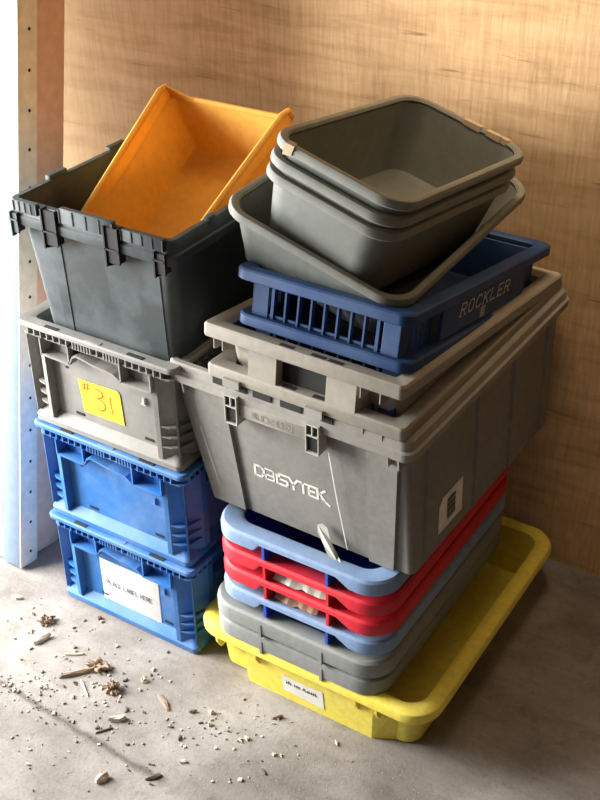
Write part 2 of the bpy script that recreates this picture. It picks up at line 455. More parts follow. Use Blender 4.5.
crate_b0.location = (CW / 2 - .017, CD / 2 - .006, 0); crate_g.location = (CW / 2 - .022, CD / 2 - .004, 2 * CH)
# paper placard
lab = MB(); yf = -CD / 2 + .0255
lab.bbox(-.082, .085, yf, yf + .0015, .024, .150, .0005); pl = lab.build('paper_label', MT['paper'], crate_b0)
tx = MB(); letters(tx, 'PLACE LABEL HERE', -.068, .080, .0125, .0062, .0027, .0021, front_plane(yf - .0010)); tx.build('lettering', MT['greyink'], pl, smooth=0, fix=False)
dm = MB()
for x, z in ((-.074, .142), (.076, .142), (-.074, .032), (.076, .032)): dm.tube([(x, yf - .001, z), (x, yf + .0004, z)], .0018, 8)
dm.build('rivet', MT['edge'], pl)
# sticky note #31
nb = MB(); zz = 2 * CH
nb.add([(-.0705, yf - .0004, .132), (.0325, yf - .0004, .135), (.039, yf - .0004, .128), (.043, yf - .0004, .056), (-.062, yf - .0004, .055)], [(0, 4, 3, 2, 1)])
note = nb.build('sticky_note', MT['sticker'], crate_g, smooth=0, fix=False); note['label'] = 'orange-yellow note with red handwritten #31'
ib = MB(); Mf = front_plane(yf - .0010)
def nmap(u, v): return (-.068 + u * .108, .057 + v * .076)   # note coordinates
three = [(.38, .82), (.46, .86), (.55, .80), (.57, .70), (.52, .62), (.42, .58), (.53, .53), (.60, .42), (.58, .28), (.50, .20), (.40, .24)]
ribbon(ib, [nmap(*p) for p in three], .0024, Mf)
ribbon(ib, [nmap(*p) for p in ((.74, .74), (.745, .5), (.77, .22))], .0024, Mf)
for st in (((.06, .86), (.27, .90)), ((.08, .76), (.27, .80)), ((.13, .94), (.115, .70)), ((.21, .95), (.20, .72))): ribbon(ib, [nmap(*p) for p in st], .0020, Mf)
ib.build('handwriting', MT['ink'], note, smooth=0, fix=False)

# ================================================================== black tote
BW, BD = .402, .57; BZ0, BZ1 = .508, 1.0
H = BZ1 - BZ0
btote = thing('black_tote', 'black plastic tote with hinge tabs on its rim holding the tilted amber bin', 'tote', (.012 + .377 / 2, -.004 + BD / 2, BZ0))
shell(BW, BD, [(.06, 0, .02), (.052, .004, .025), (.036, H - .26, .025), (.020, H - .045, .022), (.017, H - .04, .022), (.017, H - .006, .02), (.021, H - .004, .018), (.024, H - .05, .018), (.055, .012, .02), (.07, .009, .015)], 5).build('body', MT['black'], btote)
rim = ring_loft(BW, BD, [(.004, H - .047, .018), (.002, H - .044, .02), (.002, H - .028, .02), (.005, H - .025, .018), (.006, H - .004, .018), (.009, H, .016), (.019, H, .01), (.020, H - .046, .01)], 6)
rim_o = rim.build('rim', MT['black'], btote)
yb = -BD / 2
for x0, x1, hh in ((-.060, .066, .011), (.085, .178, .003), (-.175, -.118, .003)):
    m = MB(); m.bbox(x0, x1, yb + .002, yb + .014, H - .02, H + hh, .0015)
    n_ = 4
    for k in range(n_ + 1):
        x = x0 + (x1 - x0) * k / n_; m.box(x - .0012, x + .0012, yb + .0005, yb + .003, H - .018, H + hh * .8)
    m.build('hinge_tab', MT['black'], btote)
for x0, x1 in ((-.104, -.068), (.046, .080), (.158, .184), (-.186, -.166)):
    m = MB(); z0, z1 = (H - .078, H + .002) if x1 < .15 and x0 > -.15 else (H - .072, H - .022)
    m.box(x0, x0 + .003, yb - .003, yb + .015, z0, z1); m.box(x1 - .003, x1, yb - .003, yb + .015, z0 + .012, z1)
    m.box(x0, x1, yb - .003, yb + .004, z0 + .034, z0 + .037)
    m.add([(x0, yb - .003, z0), (x1, yb - .003, z0 + .012), (x1, yb + .01, z0 + .012), (x0, yb + .01, z0)], [(0, 1, 2, 3)])
    m.box(x0 + .002, x1 - .002, yb + .0, yb + .003, z0 + .008, z1 - .002)
    m.build('hinge_bracket', MT['dark'] if x0 > -.15 else MT['black'], btote, smooth=0)
for sx in (-1, 1):
    for y0 in (-.17, .01, .12):
        m = MB(); m.bbox(*sorted((sx * (BW / 2 - .004), sx * (BW / 2 - .016))), y0, y0 + .05 if sx < 0 else y0 + .02, H - .01, H + .008, .0012); m.build('hinge_tab', MT['black'], btote)
for x0, x1 in ((-.115, -.085), (.02, .15)):   # raised panels on the front
    m = MB(); m.add([(x0, yb + .0185, H - .05), (x1, yb + .0185, H - .05), (x1 - .01, yb + .042, H - .36), (x0 + .004, yb + .042, H - .36),
                     (x0 - .004, yb + .026, H - .05), (x1 + .004, yb + .026, H - .05), (x1 - .006, yb + .05, H - .36), (x0, yb + .05, H - .36)],
                    [(0, 1, 2, 3), (4, 0, 3, 7), (1, 5, 6, 2), (0, 4, 5, 1)]); m.build('front_rib', MT['black'], btote, smooth=0)

# ================================================================== amber bin standing tilted in the black tote
tilt = math.atan2(.18, .277)
bin_ = thing('amber_bin', 'amber yellow plastic bin tilted upright inside the black tote', 'bin')
# local frame: x across, y towards the upper end, z out of the opening; origin at lower-left rim corner
bw, bl, bh = .306, .405, .165
def bin_pt(x, y, z): return (x, y, z)
mb = MB(); tk = .004; dr = .028
def bring(ix, y0, y1, z): return rrect(ix, bw - ix, y0, y1, .012, z, 3)
mb.loft([bring(dr + .012, .05, bl - .045, -bh), bring(dr, .038, bl - .036, -bh + .006), bring(.004, .01, bl - .004, -.035), bring(.004 + tk, .01 + tk, bl - .004 - tk, -.035), bring(dr + tk, .04, bl - .04, -bh + .011), bring(dr + .016, .05, bl - .05, -bh + .009)], True, True)
mb.build('body', MT['yellow_bin'], bin_)
for sx in (0, 1):   # raised side walls with a rolled edge
    f = (lambda x: x) if sx == 0 else (lambda x: bw - x)
    sb = MB(); xa, xb = sorted((f(.0035), f(.0078)))
    sb.prism([(.0, -.036), (bl - .006, -.036), (bl - .002, -.01), (bl - .008, -.001), (bl - .03, .0), (.0, .0)], xa, xb, 'x')
    side = sb.build('side_wall', MT['yellow_bin'], bin_, smooth=0)
    rb = MB(); rb.tube([(f(.0045), .0, .0), (f(.0045), bl - .022, .0), (f(.0045), bl - .004, -.008), (f(.0045), bl - .001, -.03)], .0062, 8)
    rb.build('rim', MT['yellow_bin'], side)
gb = MB()   # gusset at the upper left corner and rolled lip on the upper end wall
gb.add([(.006, bl - .008, -.002), (.07, bl - .008, -.03), (.07, bl - .008, -.045), (.006, bl - .008, -.045), (.006, bl - .004, -.002), (.07, bl - .004, -.03), (.07, bl - .004, -.045), (.006, bl - .004, -.045)],
       [(0, 1, 2, 3), (7, 6, 5, 4), (0, 4, 5, 1), (1, 5, 6, 2), (2, 6, 7, 3), (3, 7, 4, 0)])
gb.build('gusset', MT['yellow_bin'], bin_, smooth=0)
lb = MB(); lb.tube([(.008, bl - .004, -.034), (bw - .008, bl - .004, -.034)], .006, 8); lb.build('end_lip', MT['yellow_bin'], bin_)
for c_ in bin_.children_recursive:   # the bin narrows towards its lower end
    for v_ in c_.data.vertices: v_.co.x *= 1 - .17 * (1 - v_.co.y / bl)
Mb = Matrix.Rotation(tilt, 4, 'X')
top_local = Vector((0, bl, 0)); A = Vector((.085, .393, 1.127))
bin_.location = A - Mb @ top_local; bin_.rotation_euler = (tilt, 0, 0)

# ================================================================== RIGHT STACK
# ---- lemon yellow tray
YW, YD, YH = .562, .675, .132
ytray = thing('yellow_tray', 'lemon yellow tray on the floor underneath the nested trays', 'tray', (.384 + YW / 2, -.016 + YD / 2, 0))
shell(YW, YD, [(.052, 0, .03), (.044, .003, .035), (.038, .07, .04), (.030, YH - .022, .05), (.030, YH - .018, .05), (.034, YH - .016, .045), (.042, .07, .035), (.048, .010, .03), (.06, .007, .02)], 7).build('body', MT['yellow'], ytray)
ring_loft(YW, YD, [(.003, YH - .026, .062), (.0, YH - .022, .065), (.0, YH - .012, .065), (.004, YH - .004, .062), (.012, YH, .056), (.026, YH, .046), (.035, YH - .004, .04), (.037, YH - .015, .038), (.030, YH - .016, .044), (.008, YH - .018, .058), (.006, YH - .026, .06)], 8).build('rim', MT['yellow'], ytray)
yb = -YD / 2
m = MB()   # the bulging middle of the front wall
xs0, xs1 = -.150, .150
m.add([(xs0 - .030, yb + .055, 0), (xs0, yb + .021, .0), (xs1, yb + .021, 0), (xs1 + .055, yb + .050, 0), (xs0 - .026, yb + .04, YH - .02), (xs0 - .004, yb + .015, YH - .020), (xs1 + .004, yb + .015, YH - .020), (xs1 + .055, yb + .034, YH - .02)],
      [(0, 1, 5, 4), (1, 2, 6, 5), (2, 3, 7, 6), (3, 2, 1, 0), (4, 5, 6, 7)]); m.build('front_panel', MT['yellow'], ytray, smooth=0)
for x in (-.218, -.122, .118, .166):
    m = MB(); m.prism([(yb + .003, YH - .024), (yb + .004, YH - .038), (yb + .016, YH - .060), (yb + .06, YH - .060), (yb + .06, YH - .024)], x - .003, x + .003, 'x'); m.build('rib', MT['yellow'], ytray, smooth=0)
m = MB(); yl = yb + .0125
m.add([(-.064, yl, .071), (-.008, yl + .0005, .068), (.036, yl, .072), (.039, yl + .0030, .020), (-.01, yl + .003, .0235), (-.060, yl + .003, .026)], [(0, 5, 4, 1), (1, 4, 3, 2)])
for i in range(len(m.v)): x, y, z = m.v[i]; m.v[i] = (x, yb + .021 - .006 * z / (YH - .020) - .0012, z)
sl = m.build('paper_label', MT['paper'], ytray, smooth=0, fix=False); sl['label'] = 'creased white sticker with a faint line of black print'
m = MB(); x = -.052; random.seed(3)
Mx = Matrix(((1, 0, 0, 0), (0, -.0536, -1, yb + .021 - .0018), (0, 1, 0, 0), (0, 0, 0, 1)))
for word in (3, 3, 7):
    for k in range(word):
        hgt = random.uniform(.006, .0095); ribbon(m, [(x, .049), (x + random.uniform(-.001, .002), .049 + hgt)], .0017, Mx)
        ribbon(m, [(x, .049 + hgt * .5), (x + .003, .049 + hgt * random.choice((.1, .5, .9)))], .0015, Mx); x += .0050
    x += .0055
m.build('print', MT['blackink'], sl, smooth=0, fix=False)

# ---- six nested trays
TW, TD, TH = .400, .61, .155
def make_tray(name, label, rimm, bodym, ribm, group, w=TW, d=TD, thick=False):
    t = thing(name, label, 'tray', group=group); h = TH
    sk = .040 if thick else .034
    shell(w, d, [(.066, 0, .03), (.060, .004, .035), (.034, h - .012, .05), (.038, h - .010, .048), (.064, .008, .034), (.076, .006, .03)], 7).build('body', bodym, t)
    ex = [-.098, -.090, -.083, -.076, -.04, 0, .04, .082, .092, .104, .120]
    def skirt(x, y, z, low):
        if thick or not low or y > -d / 2 + .02: return z
        f = max(0, min(1, (x + .098) / .020)) * max(0, min(1, (.125 - x) / .040)); f = f * f * (3 - 2 * f)
        return z + f * (sk - .015)
    prof = [(.004, h - sk, .058, 1), (.001, h - sk + .003, .06, 1), (.0, h - .012, .062, 0), (.002, h - .004, .06, 0), (.007, h, .056, 0), (.034, h, .040, 0), (.041, h - .004, .036, 0), (.041, h - .009, .036, 0), (.033, h - .010, .042, 0), (.006, h - .012, .056, 0), (.006, h - sk, .056, 1)]
    mb = MB(); rings = []
    for i_, z_, r_, low in prof:
        pts = R(w, d, i_, r_, z_, 8); pts += [(x, -d / 2 + i_, z_) for x in ex]
        rings.append([(x, y, skirt(x, y, z, low)) for x, y, z in pts])
    mb.loft(rings, closed=True); mb.build('rim', rimm, t)
    for x in (-.072, .072):
        e_ = -.0012 if thick else .0015
        m = MB(); m.prism([(-d / 2 + e_, h - .012), (-d / 2 + e_, h - .046), (-d / 2 + .012, h - .052), (-d / 2 + .035, h - .052), (-d / 2 + .035, h - .012)], x - .003, x + .003, 'x'); m.build('rib', ribm, t, smooth=0)
    return t
G = 'nested trays above the yellow tray'
def place(t, ztop, dx=0, dy=0, rz=0): t.location = (.445 + TW / 2 + dx, -.012 + TD / 2 + dy, ztop - TH); t.rotation_euler = (0, 0, rz)
g2 = make_tray('nesting_tray', 'lower of the two grey trays, resting down inside the yellow tray', MT['traygrey'], MT['traygrey'], MT['traygrey'], G, w=TW + .014, thick=True)
g1 = dup(g2, 'nesting_tray', 'upper of the two grey trays, right below the lower pale blue tray', (0, 0, 0), group=G)
b2 = make_tray('nesting_tray', 'lower pale blue tray, sandwiched between red trays and grey trays', MT['lightblue'], MT['midblue'], MT['midblue'], G)
r2 = make_tray('nesting_tray', 'lower of the two red trays, the one showing a tan paper scrap', MT['red'], MT['red'], MT['red'], G)
r1 = dup(r2, 'nesting_tray', 'upper of the two red trays, the one showing a white crumpled label', (0, 0, 0), group=G)
b1 = dup(b2, 'nesting_tray', 'top pale blue tray, directly beneath the big grey DAISYTEK tote', (0, 0, 0), group=G)
place(g2, .170, -.010, -.004); place(g1, .220, -.008, -.008); place(b2, .270); place(r2, .320, .002); place(r1, .370, .001); place(b1, .420, 0)
# crumpled labels in the recess of the red trays
for tr, mat, x0, x1, nm in ((r1, MT['scuff'], -.06, .062, 'paper_label'), (r2, MT['pink_tan'], -.06, .04, 'paper_label')):
    m = MB(); n_ = 9; random.seed(5)
    top = [(x0 + (x1 - x0) * k / n_, -TD / 2 + .030 + random.uniform(-.002, .002), TH - .026 - random.uniform(0, .003)) for k in range(n_ + 1)]
    bot = [(x0 + (x1 - x0) * k / n_, -TD / 2 + .013 + random.uniform(-.003, .003), TH - .0480 + random.uniform(0, .004)) for k in range(n_ + 1)]
    m.add(top + bot, [(k, k + n_ + 1, k + n_ + 2, k + 1) for k in range(n_)])
    m.build(nm, mat, tr, smooth=0, fix=False)
# ---- big grey tote
DW, DD = .538, .690; DZ0, DZ1 = .4215, .742
H = DZ1 - DZ0
tote = thing('grey_tote', 'big grey tote with white DAISYTEK lettering on its front', 'tote', (.613, .355, DZ0), (0, 0, -math.radians(1.3)))
def dsh(z): return (.033 * (1 - z / H), .0 + .003 * (1 - z / H))
mb = shell(DW, DD, [(.050, 0, .010), (.041, .003, .012), (.020, H - .04, .016), (.018, H - .012, .02), (.023, H - .010, .018), (.025, H - .05, .018), (.045, .010, .014), (.06, .008, .01)], 5, dsh)
mb.build('body', MT['tote'], tote)
ring_loft(DW, DD, [(.003, H - .040, .02), (.0, H - .037, .022), (.0, H - .022, .022), (.005, H - .019, .02), (.007, H - .003, .02), (.010, H, .018), (.020, H, .012), (.022, H - .004, .012), (.022, H - .038, .012)], 6).build('rim', MT['toterim'], tote)
yb = -DD / 2
def face(x, z, out=0.):   # point on the sloping front wall, x measured in the tote's frame
    f = (z - .003) / (H - .043)
    return (x, yb + .041 - .021 * f + dsh(z)[1] - out, z)
def pad(name, top, bot, out, mat):
    """raised pad on the front wall from (x0,x1,z) at top to (x0,x1,z) at bottom"""
    m = MB(); a, b_ = top, bot
    v = [face(a[0] - .004, a[2], -.002), face(a[1] + .004, a[2], -.002), face(b_[1] + .004, b_[2], -.002), face(b_[0] - .004, b_[2], -.002),
         face(a[0], a[2], out), face(a[1], a[2], out), face(b_[1], b_[2], out), face(b_[0], b_[2], out)]
    m.add(v, [(4, 5, 6, 7), (0, 4, 7, 3), (5, 1, 2, 6), (0, 1, 5, 4), (3, 7, 6, 2)])
    return m.build(name, mat, tote, smooth=0)
pad('front_rib', (-.243, -.136, H - .045), (-.190, -.112, .004), .007, MT['tote'])
pad('front_rib', (.172, .236, H - .045), (.172, .224, .004), .007, MT['tote'])
# embossed maker's name band and upper slots
m = MB(); m.bbox(-.098, .062, yb - .001, yb + .012, H - .064, H - .036, .001); band = m.build('name_band', MT['toterim'], tote)
tx = MB(); letters(tx, 'BUCKHORN', -.058, H - .057, .0125, .0080, .0032, .0022, front_plane(yb - .0016)); tx.build('embossed_lettering', MT['emboss'], band, smooth=0, fix=False)
for x0, x1 in ((-.150, -.125), (-.060, -.02), (.0, .045), (.085, .11), (-.10, -.075)):
    m = MB(); m.box(x0, x1, yb + .004, yb + .010, H - .014, H + .0004); m.build('rim_slot', MT['dark'], tote, smooth=0)
for xc in (-.103, .075):   # hinge latches
    m = MB(); x0, x1 = xc - .014, xc + .014
    m.box(x0, x0 + .0018, yb - .008, yb + .02, H - .082, H - .022); m.box(x1 - .0018, x1, yb - .008, yb + .02, H - .082, H - .022)
    m.box(x0, x1, yb - .008, yb - .004, H - .083, H - .080); m.box(x0, x1, yb - .008, yb + .01, H - .046, H - .0435); m.box(x0, x1, yb - .008, yb + .01, H - .0235, H - .021)
    m.box(xc - .001, xc + .001, yb - .008, yb + .006, H - .046, H - .022)
    la = m.build('latch', MT['scuff'], tote, smooth=0)
    m = MB(); m.box(x0 + .002, x1 - .002, yb - .004, yb + .02, H - .079, H - .0235); m.build('latch_recess', MT['dark'], la, smooth=0)
    m = MB(); m.box(x0 - .004, x1 + .004, yb - .004, yb + .006, H - .006, H + .010); m.build('hinge_knuckle', MT['toterim'], tote, smooth=0)
for x in (-.243, -.222, .222, .243):   # pegs below the rim corners
    m = MB(); m.prism([(yb + .001, H - .038), (yb + .004, H - .060), (yb + .030, H - .060), (yb + .030, H - .038)], x - .0015, x + .0015, 'x'); m.build('rim_rib', MT['toterim'], tote, smooth=0)
# lettering
tx = MB(); zc = .105
F0 = Vector(face(0, zc, .0006)); F1 = Vector(face(0, zc + .1, .0006)); up = (F1 - F0).normalized()
Mt = Matrix(((1, 0, 0, 0), (0, up.y, -1, F0.y), (0, up.z, 0, zc), (0, 0, 0, 1)))
x = -.083
for ch, cw in (('D', .0205), ('a', .0185), ('I', .005), ('S', .018), ('Y', .0185), ('T', .0165), ('E', .0145), ('K', .0165)):
    sl_ = .0
    if ch == 'I': ribbon(tx, [(x + .0025, 0), (x + .0025, .0205)], .0048, Mt); x += .0085; continue
    for st in LET[ch]:
        ribbon(tx, [(x + px * cw, py * .0245 * (1 if ch != 'a' else 1)) for px, py in st], .0036 if ch == 'a' else .0051, Mt)
    x += cw + .0046
ribbon(tx, [(x - .011, .004), (x + .004, -.007)], .0055, Mt)
tx.build('brand_lettering', MT['white'], tote, smooth=0, fix=False)
# scratches, torn flap, bar-code sticker on the right side
m = MB()
def scr(pts, w_): 
    for a, b_ in zip(pts[:-1], pts[1:]):
        A_, B_ = Vector(face(*a, .0095)), Vector(face(*b_, .0095)); m.add([A_ + Vector((-w_, 0, 0)), A_ + Vector((w_, 0, 0)), B_ + Vector((w_, 0, 0)), B_ + Vector((-w_, 0, 0))], [(0, 3, 2, 1)])
scr([(-.200, .185), (-.170, .05)], .0006)
m.build('pale_scratch', MT['scuff'], tote, smooth=0, fix=False); m = MB()
scr([(.095, H - .083), (.108, .13), (.126, .012)], .0011)
m.build('white_crease', MT['white'], tote, smooth=0, fix=False)
m = MB(); fl = [(.062, .048), (.073, .056), (.083, .050), (.094, .026), (.112, .004), (.126, -.012), (.132, -.030), (.118, -.026), (.098, -.006), (.078, .014), (.064, .032)]
m.add([face(a, max(b_, -.01), .010 + .022 * max(0, (.05 - b_) / .08)) if b_ > -.005 else (a, yb + .010, b_ * .2 + .002) for a, b_ in fl], [tuple(range(len(fl) - 1, -1, -1))])
o = m.build('torn_flap', MT['scuff'], tote, smooth=0, fix=False); o['label'] = 'pale torn plastic flap at the bottom edge'
m = MB(); xs = lambda z: DW / 2 - .041 + .021 * (z - .003) / (H - .043) + dsh(z)[0] + .0012
def sp(y, z, e=0): return (xs(z) + e, y, z)
m.add([sp(-.205, .034), sp(-.108, .034), sp(-.108, .112), sp(-.190, .112), sp(-.205, .098)], [(0, 1, 2, 3, 4)]); bl_ = m.build('barcode_label', MT['paper'], tote, smooth=0, fix=False)
m = MB()
for k in range(12):
    z = .048 + k * .0042
    m.add([sp(-.172, z, .0006), sp(-.138, z, .0006), sp(-.138, z + (.0032 if k % 3 else .0018), .0006), sp(-.172, z + (.0032 if k % 3 else .0018), .0006)], [(0, 1, 2, 3)])
m.build('barcode', MT['blackink'], bl_, smooth=0, fix=False)
for y in (-.26, -.06, .1, .26):   # ribs on the right side wall
    m = MB(); m.add([sp(y, H - .045, .004), sp(y + .006, H - .045, .004), sp(y + .006, .01, .004), sp(y, .01, .004), sp(y - .002, H - .045, -.002), sp(y + .008, H - .045, -.002), sp(y + .008, .01, -.002), sp(y - .002, .01, -.002)],
                    [(3, 2, 1, 0), (0, 4, 7, 3), (2, 6, 5, 1)]); m.build('side_rib', MT['tote'], tote, smooth=0)

# ---- two grey hand-hole crates nested in the tote
SW, SD, SH = .414, .675, .15
def make_stacker(label, panels=True, it=.036, ib=.070, ix=(.028, .034), h=SH):
    t = thing('hand_hole_crate', label, 'crate', group='two nested grey crates with hand holes'); w, d = SW, SD; xt, xb_ = ix
    shell(w, d, [((xb_ + .01, ib + .01), 0, .02), ((xb_, ib), .004, .02), ((xt, it), h - .012, .02), ((xt + .003, it + .003), h - .010, .02), ((xb_ + .003, ib + .003), .010, .02), ((xb_ + .015, ib + .015), .008, .015)], 4).build('body', MT['stackgrey'], t)
    ring_loft(w, d, [(.002, h - .026, .008), (.0, h - .023, .010), (.0, h - .004, .010), (.003, h, .009), (.026, h, .008), (.031, h - .004, .010), (.036, h - .008, .012), (.034, h - .012, .012), (.004, h - .014, .008), (.004, h - .026, .008)], 4).build('rim', MT['stackgrey'], t)
    y = -d / 2
    for s in (-1, 1) if panels else ():   # proud wall panels either side of the hand hole
        m = MB(); x0, x1 = sorted((s * .052, s * .118)); yo = y + .012
        m.prism([(x0, y + .055), (x0, yo), (x1 - .006, yo), (x1, y + .055)] if s > 0 else [(x0, y + .055), (x0 + .006, yo), (x1, yo), (x1, y + .055)], h - .088, h - .015); m.build('wall_panel', MT['stackgrey'], t, smooth=0)
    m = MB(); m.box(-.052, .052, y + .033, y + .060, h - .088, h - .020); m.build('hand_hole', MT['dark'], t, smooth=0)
    for x in (-.182, -.163, .125, .163):
        m = MB(); m.prism([(y + .002, h - .026), (y + .003, h - .046), (y + .006, h - .048), (y + .04, h - .048), (y + .04, h - .026)], x - .001, x + .001, 'x'); m.build('rim_rib', MT['stackgrey'], t, smooth=0)
    for x in (-.045, .02, .055):
        m = MB(); m.box(x, x + .028, y + .006, y + .016, h - .003, h + .0008); m.build('rim_slot', MT['dark'], t, smooth=0)
    return t
s0 = make_stacker('lower grey hand-hole crate, its rim just above the DAISYTEK tote rim', False, .042, .062, (.036, .046), .19)
s1 = make_stacker('upper grey hand-hole crate, holding the blue slatted baskets')
def pose(t, front_mid, rx, ry, rz, h, d):
    """put a container so that the middle of its front top edge is at front_mid"""
    M_ = Euler((rx, ry, rz)).to_matrix(); t.rotation_euler = (rx, ry, rz)
    t.location = Vector(front_mid) - M_ @ Vector((0, -d / 2, h))
pose(s0, (.650, .012, .768), -math.radians(.5), 0, -math.radians(1.2), .19, SD)
pose(s1, (.647, .012, .852), -math.radians(6.5), 0, -math.radians(1.5), SH, SD)

# ---- blue slatted baskets
KW, KD, KH = .352, .615, .115
def make_basket(label, text=True):
    t = thing('slatted_basket', label, 'basket', group='two nested blue slatted baskets'); w, d, h = KW, KD, KH
    ring_loft(w, d, [(.002, h - .021, .022), (.0, h - .019, .024), (.0, h - .003, .024), (.003, h, .022), (.026, h, .014), (.030, h - .003, .012), (.029, h - .010, .012), (.005, h - .012, .02), (.004, h - .021, .02)], 6).build('rim', MT['navy'], t)
    # floor grid
    m = MB(); m.loft([R(w, d, .038, .015, 0, 4), R(w, d, .035, .016, .003, 4), R(w, d, .033, .016, .014, 4), R(w, d, .037, .014, .014, 4), R(w, d, .042, .012, .007, 4)], True, True); m.build('base', MT['navy'], t)
    # corner posts
    for sx in (-1, 1):
        for sy in (-1, 1):
            m = MB(); cx, cy = sx * (w / 2 - .027), sy * (d / 2 - .027)
            for (dx_, dy_) in ((.034, .004), (.004, .034)):
                xa, xb = sorted((cx, cx - sx * dx_)); ya, yb_ = sorted((cy, cy - sy * dy_)); m.bbox(xa, xb, ya, yb_, .003, h - .012, .001)
            m.build('corner_post', MT['navy'], t, smooth=0)
    # slats front and back
    n_ = 0
    for sy in (-1, 1):
        ya, yb_ = sorted((sy * (d / 2 - .029), sy * (d / 2 - .034)))
        if sy > 0:
            m = MB(); m.bbox(-w / 2 + .04, w / 2 - .04, ya, yb_, .004, h - .012, .001); m.build('end_panel', MT['navy'], t, smooth=0); continue
        for k in range(9):
            x = -.106 + k * .0265
            wd = .0035 if k not in (0, 8) else .006
            m = MB(); m.box(x - wd / 2, x + wd / 2, *sorted((sy * (d / 2 - .026), sy * (d / 2 - .037))), .004, h - .012); m.build('slat', MT['navy'], t, smooth=0)
        m = MB(); m.box(-w / 2 + .04, w / 2 - .04, ya, yb_, .030, .035); m.build('cross_rail', MT['navy'], t, smooth=0)
    # long sides: slats near the ends and a solid name panel in the middle
    for sx in (-1, 1):
        xa, xb = sorted((sx * (w / 2 - .026), sx * (w / 2 - .031)))
        for y in [(-.245 + k * .018) for k in range(5)] + [(.173 + k * .018) for k in range(5)]:
            m = MB(); m.box(xa, xb, y - .003, y + .003, .004, h - .012); m.build('slat', MT['navy'], t, smooth=0)
        e_ = .006 if text else .027; xa, xb = sorted((sx * (w / 2 - e_), sx * (w / 2 - e_ - .006))); m = MB(); m.bbox(xa, xb, -.17, .19, .034, h - .012, .001); pn = m.build('name_panel', MT['navy'], t, smooth=0)
        if text and sx > 0:
            tx = MB(); letters(tx, 'ROCKLER', -.10, .062, .022, .0195, .012, .0030, side_plane(xb + .0008), slant=.18, serif=.004)
            for z_ in (.039, .0445, .050, .0555): ribbon(tx, [(-.010, z_), (.006, z_ + .001)], .0028, side_plane(xb + .0008))
            for y_ in (-.008, .004): ribbon(tx, [(y_, .038), (y_ + .003, .057)], .0026, side_plane(xb + .0008))
            tx.build('brand_lettering', MT['silver'], pn, smooth=0, fix=False)
    return t
k0 = make_basket('lower blue slatted basket, only its rim edge showing over the grey crate', False)
k1 = make_basket('upper blue slatted basket with ROCKLER on its right side under the grey tubs')
TK = -math.radians(10.5)
pose(k0, (.666, .047, .872), TK, 0, -math.radians(1.2), KH, KD)
pose(k1, (.665, .050, .960), TK, 0, -math.radians(1.2), KH, KD)

# ---- bus tubs
def make_tub(label, w, d, h, group, taper=.03):
    t = thing('bus_tub', label, 'tub', group=group)
    shell(w, d, [(taper + .035, 0, .03), (taper + .018, .003, .035), (taper + .008, .012, .04), (taper + .004, .03, .042), (.012, h - .012, .048), (.015, h - .011, .046), (taper + .008, .03, .04), (taper + .014, .012, .036), (taper + .026, .006, .03), (taper + .045, .005, .02)], 8).build('body', MT['tub'], t)
    ring_loft(w, d, [(.004, h - .018, .05), (.0005, h - .015, .054), (.0, h - .007, .055), (.003, h - .0015, .052), (.008, h, .05), (.013, h - .001, .046), (.016, h - .006, .044), (.014, h - .011, .044), (.006, h - .012, .05), (.005, h - .018, .05)], 8).build('rim', MT['tubrim'], t)
    return t
t0 = make_tub('lowest grey bus tub, wider than the others, tilted on the blue basket', .376, .535, .125, 'grey bus tubs on top of the right stack')
def euler_R(a, b, c):
    return (Matrix.Rotation(c, 3, 'Z') @ Matrix.Rotation(b, 3, 'Y') @ Matrix.Rotation(a, 3, 'X'))
def pose_c(t, abc, ctr, h, down=0.):
    M_ = euler_R(*abc); t.rotation_euler = M_.to_euler(); t.location = Vector(ctr) - M_ @ Vector((0, 0, h + down))
pose_c(t0, (.046, .292, .007), (.642, .322, 1.030), .125)
UW, UD, UH = .278, .466, .150
GT = 'grey bus tubs on top of the right stack'
u2 = make_tub('third grey bus tub from the top, bottom one of the nested three', UW, UD, UH, GT, .022)
u1 = dup(u2, 'bus_tub', 'middle grey bus tub of the nested three at the top', (0, 0, 0), group=GT)
u0 = dup(u2, 'bus_tub', 'topmost grey bus tub, open and empty with tape scraps on its rim', (0, 0, 0), group=GT)
ABC = (-.122, .24, -.088); CT = (.694, .300, 1.143)
pose_c(u0, ABC, CT, UH); pose_c(u1, ABC, (CT[0] - .004, CT[1], CT[2]), UH, .031); pose_c(u2, ABC, (CT[0] - .006, CT[1] + .002, CT[2]), UH, .058)
m = MB(); m.add([(-.098, -UD / 2 - .0015, UH + .001), (-.078, -UD / 2 - .0015, UH + .0015), (-.080, -UD / 2 - .0015, UH - .016), (-.097, -UD / 2 - .0015, UH - .020), (-.096, -UD / 2 + .012, UH + .002), (-.082, -UD / 2 + .012, UH + .002)], [(0, 3, 2, 1), (0, 1, 5, 4)])
m.build('tape_scrap', MT['tape'], u0, smooth=0, fix=False)
for x0, x1 in ((-.008, .028), (.042, .072), (.074, .088)):
    m = MB(); y = UD / 2; m.add([(x0, y - .016, UH + .001), (x1, y - .015, UH + .0012), (x1 + .002, y - .003, UH + .001), (x0 - .003, y - .002, UH + .001), (x0, y - .0165, UH - .008), (x1, y - .0165, UH - .010)], [(0, 1, 2, 3), (0, 4, 5, 1)])
    m.build('tape_scrap', MT['tape'], u0, smooth=0)

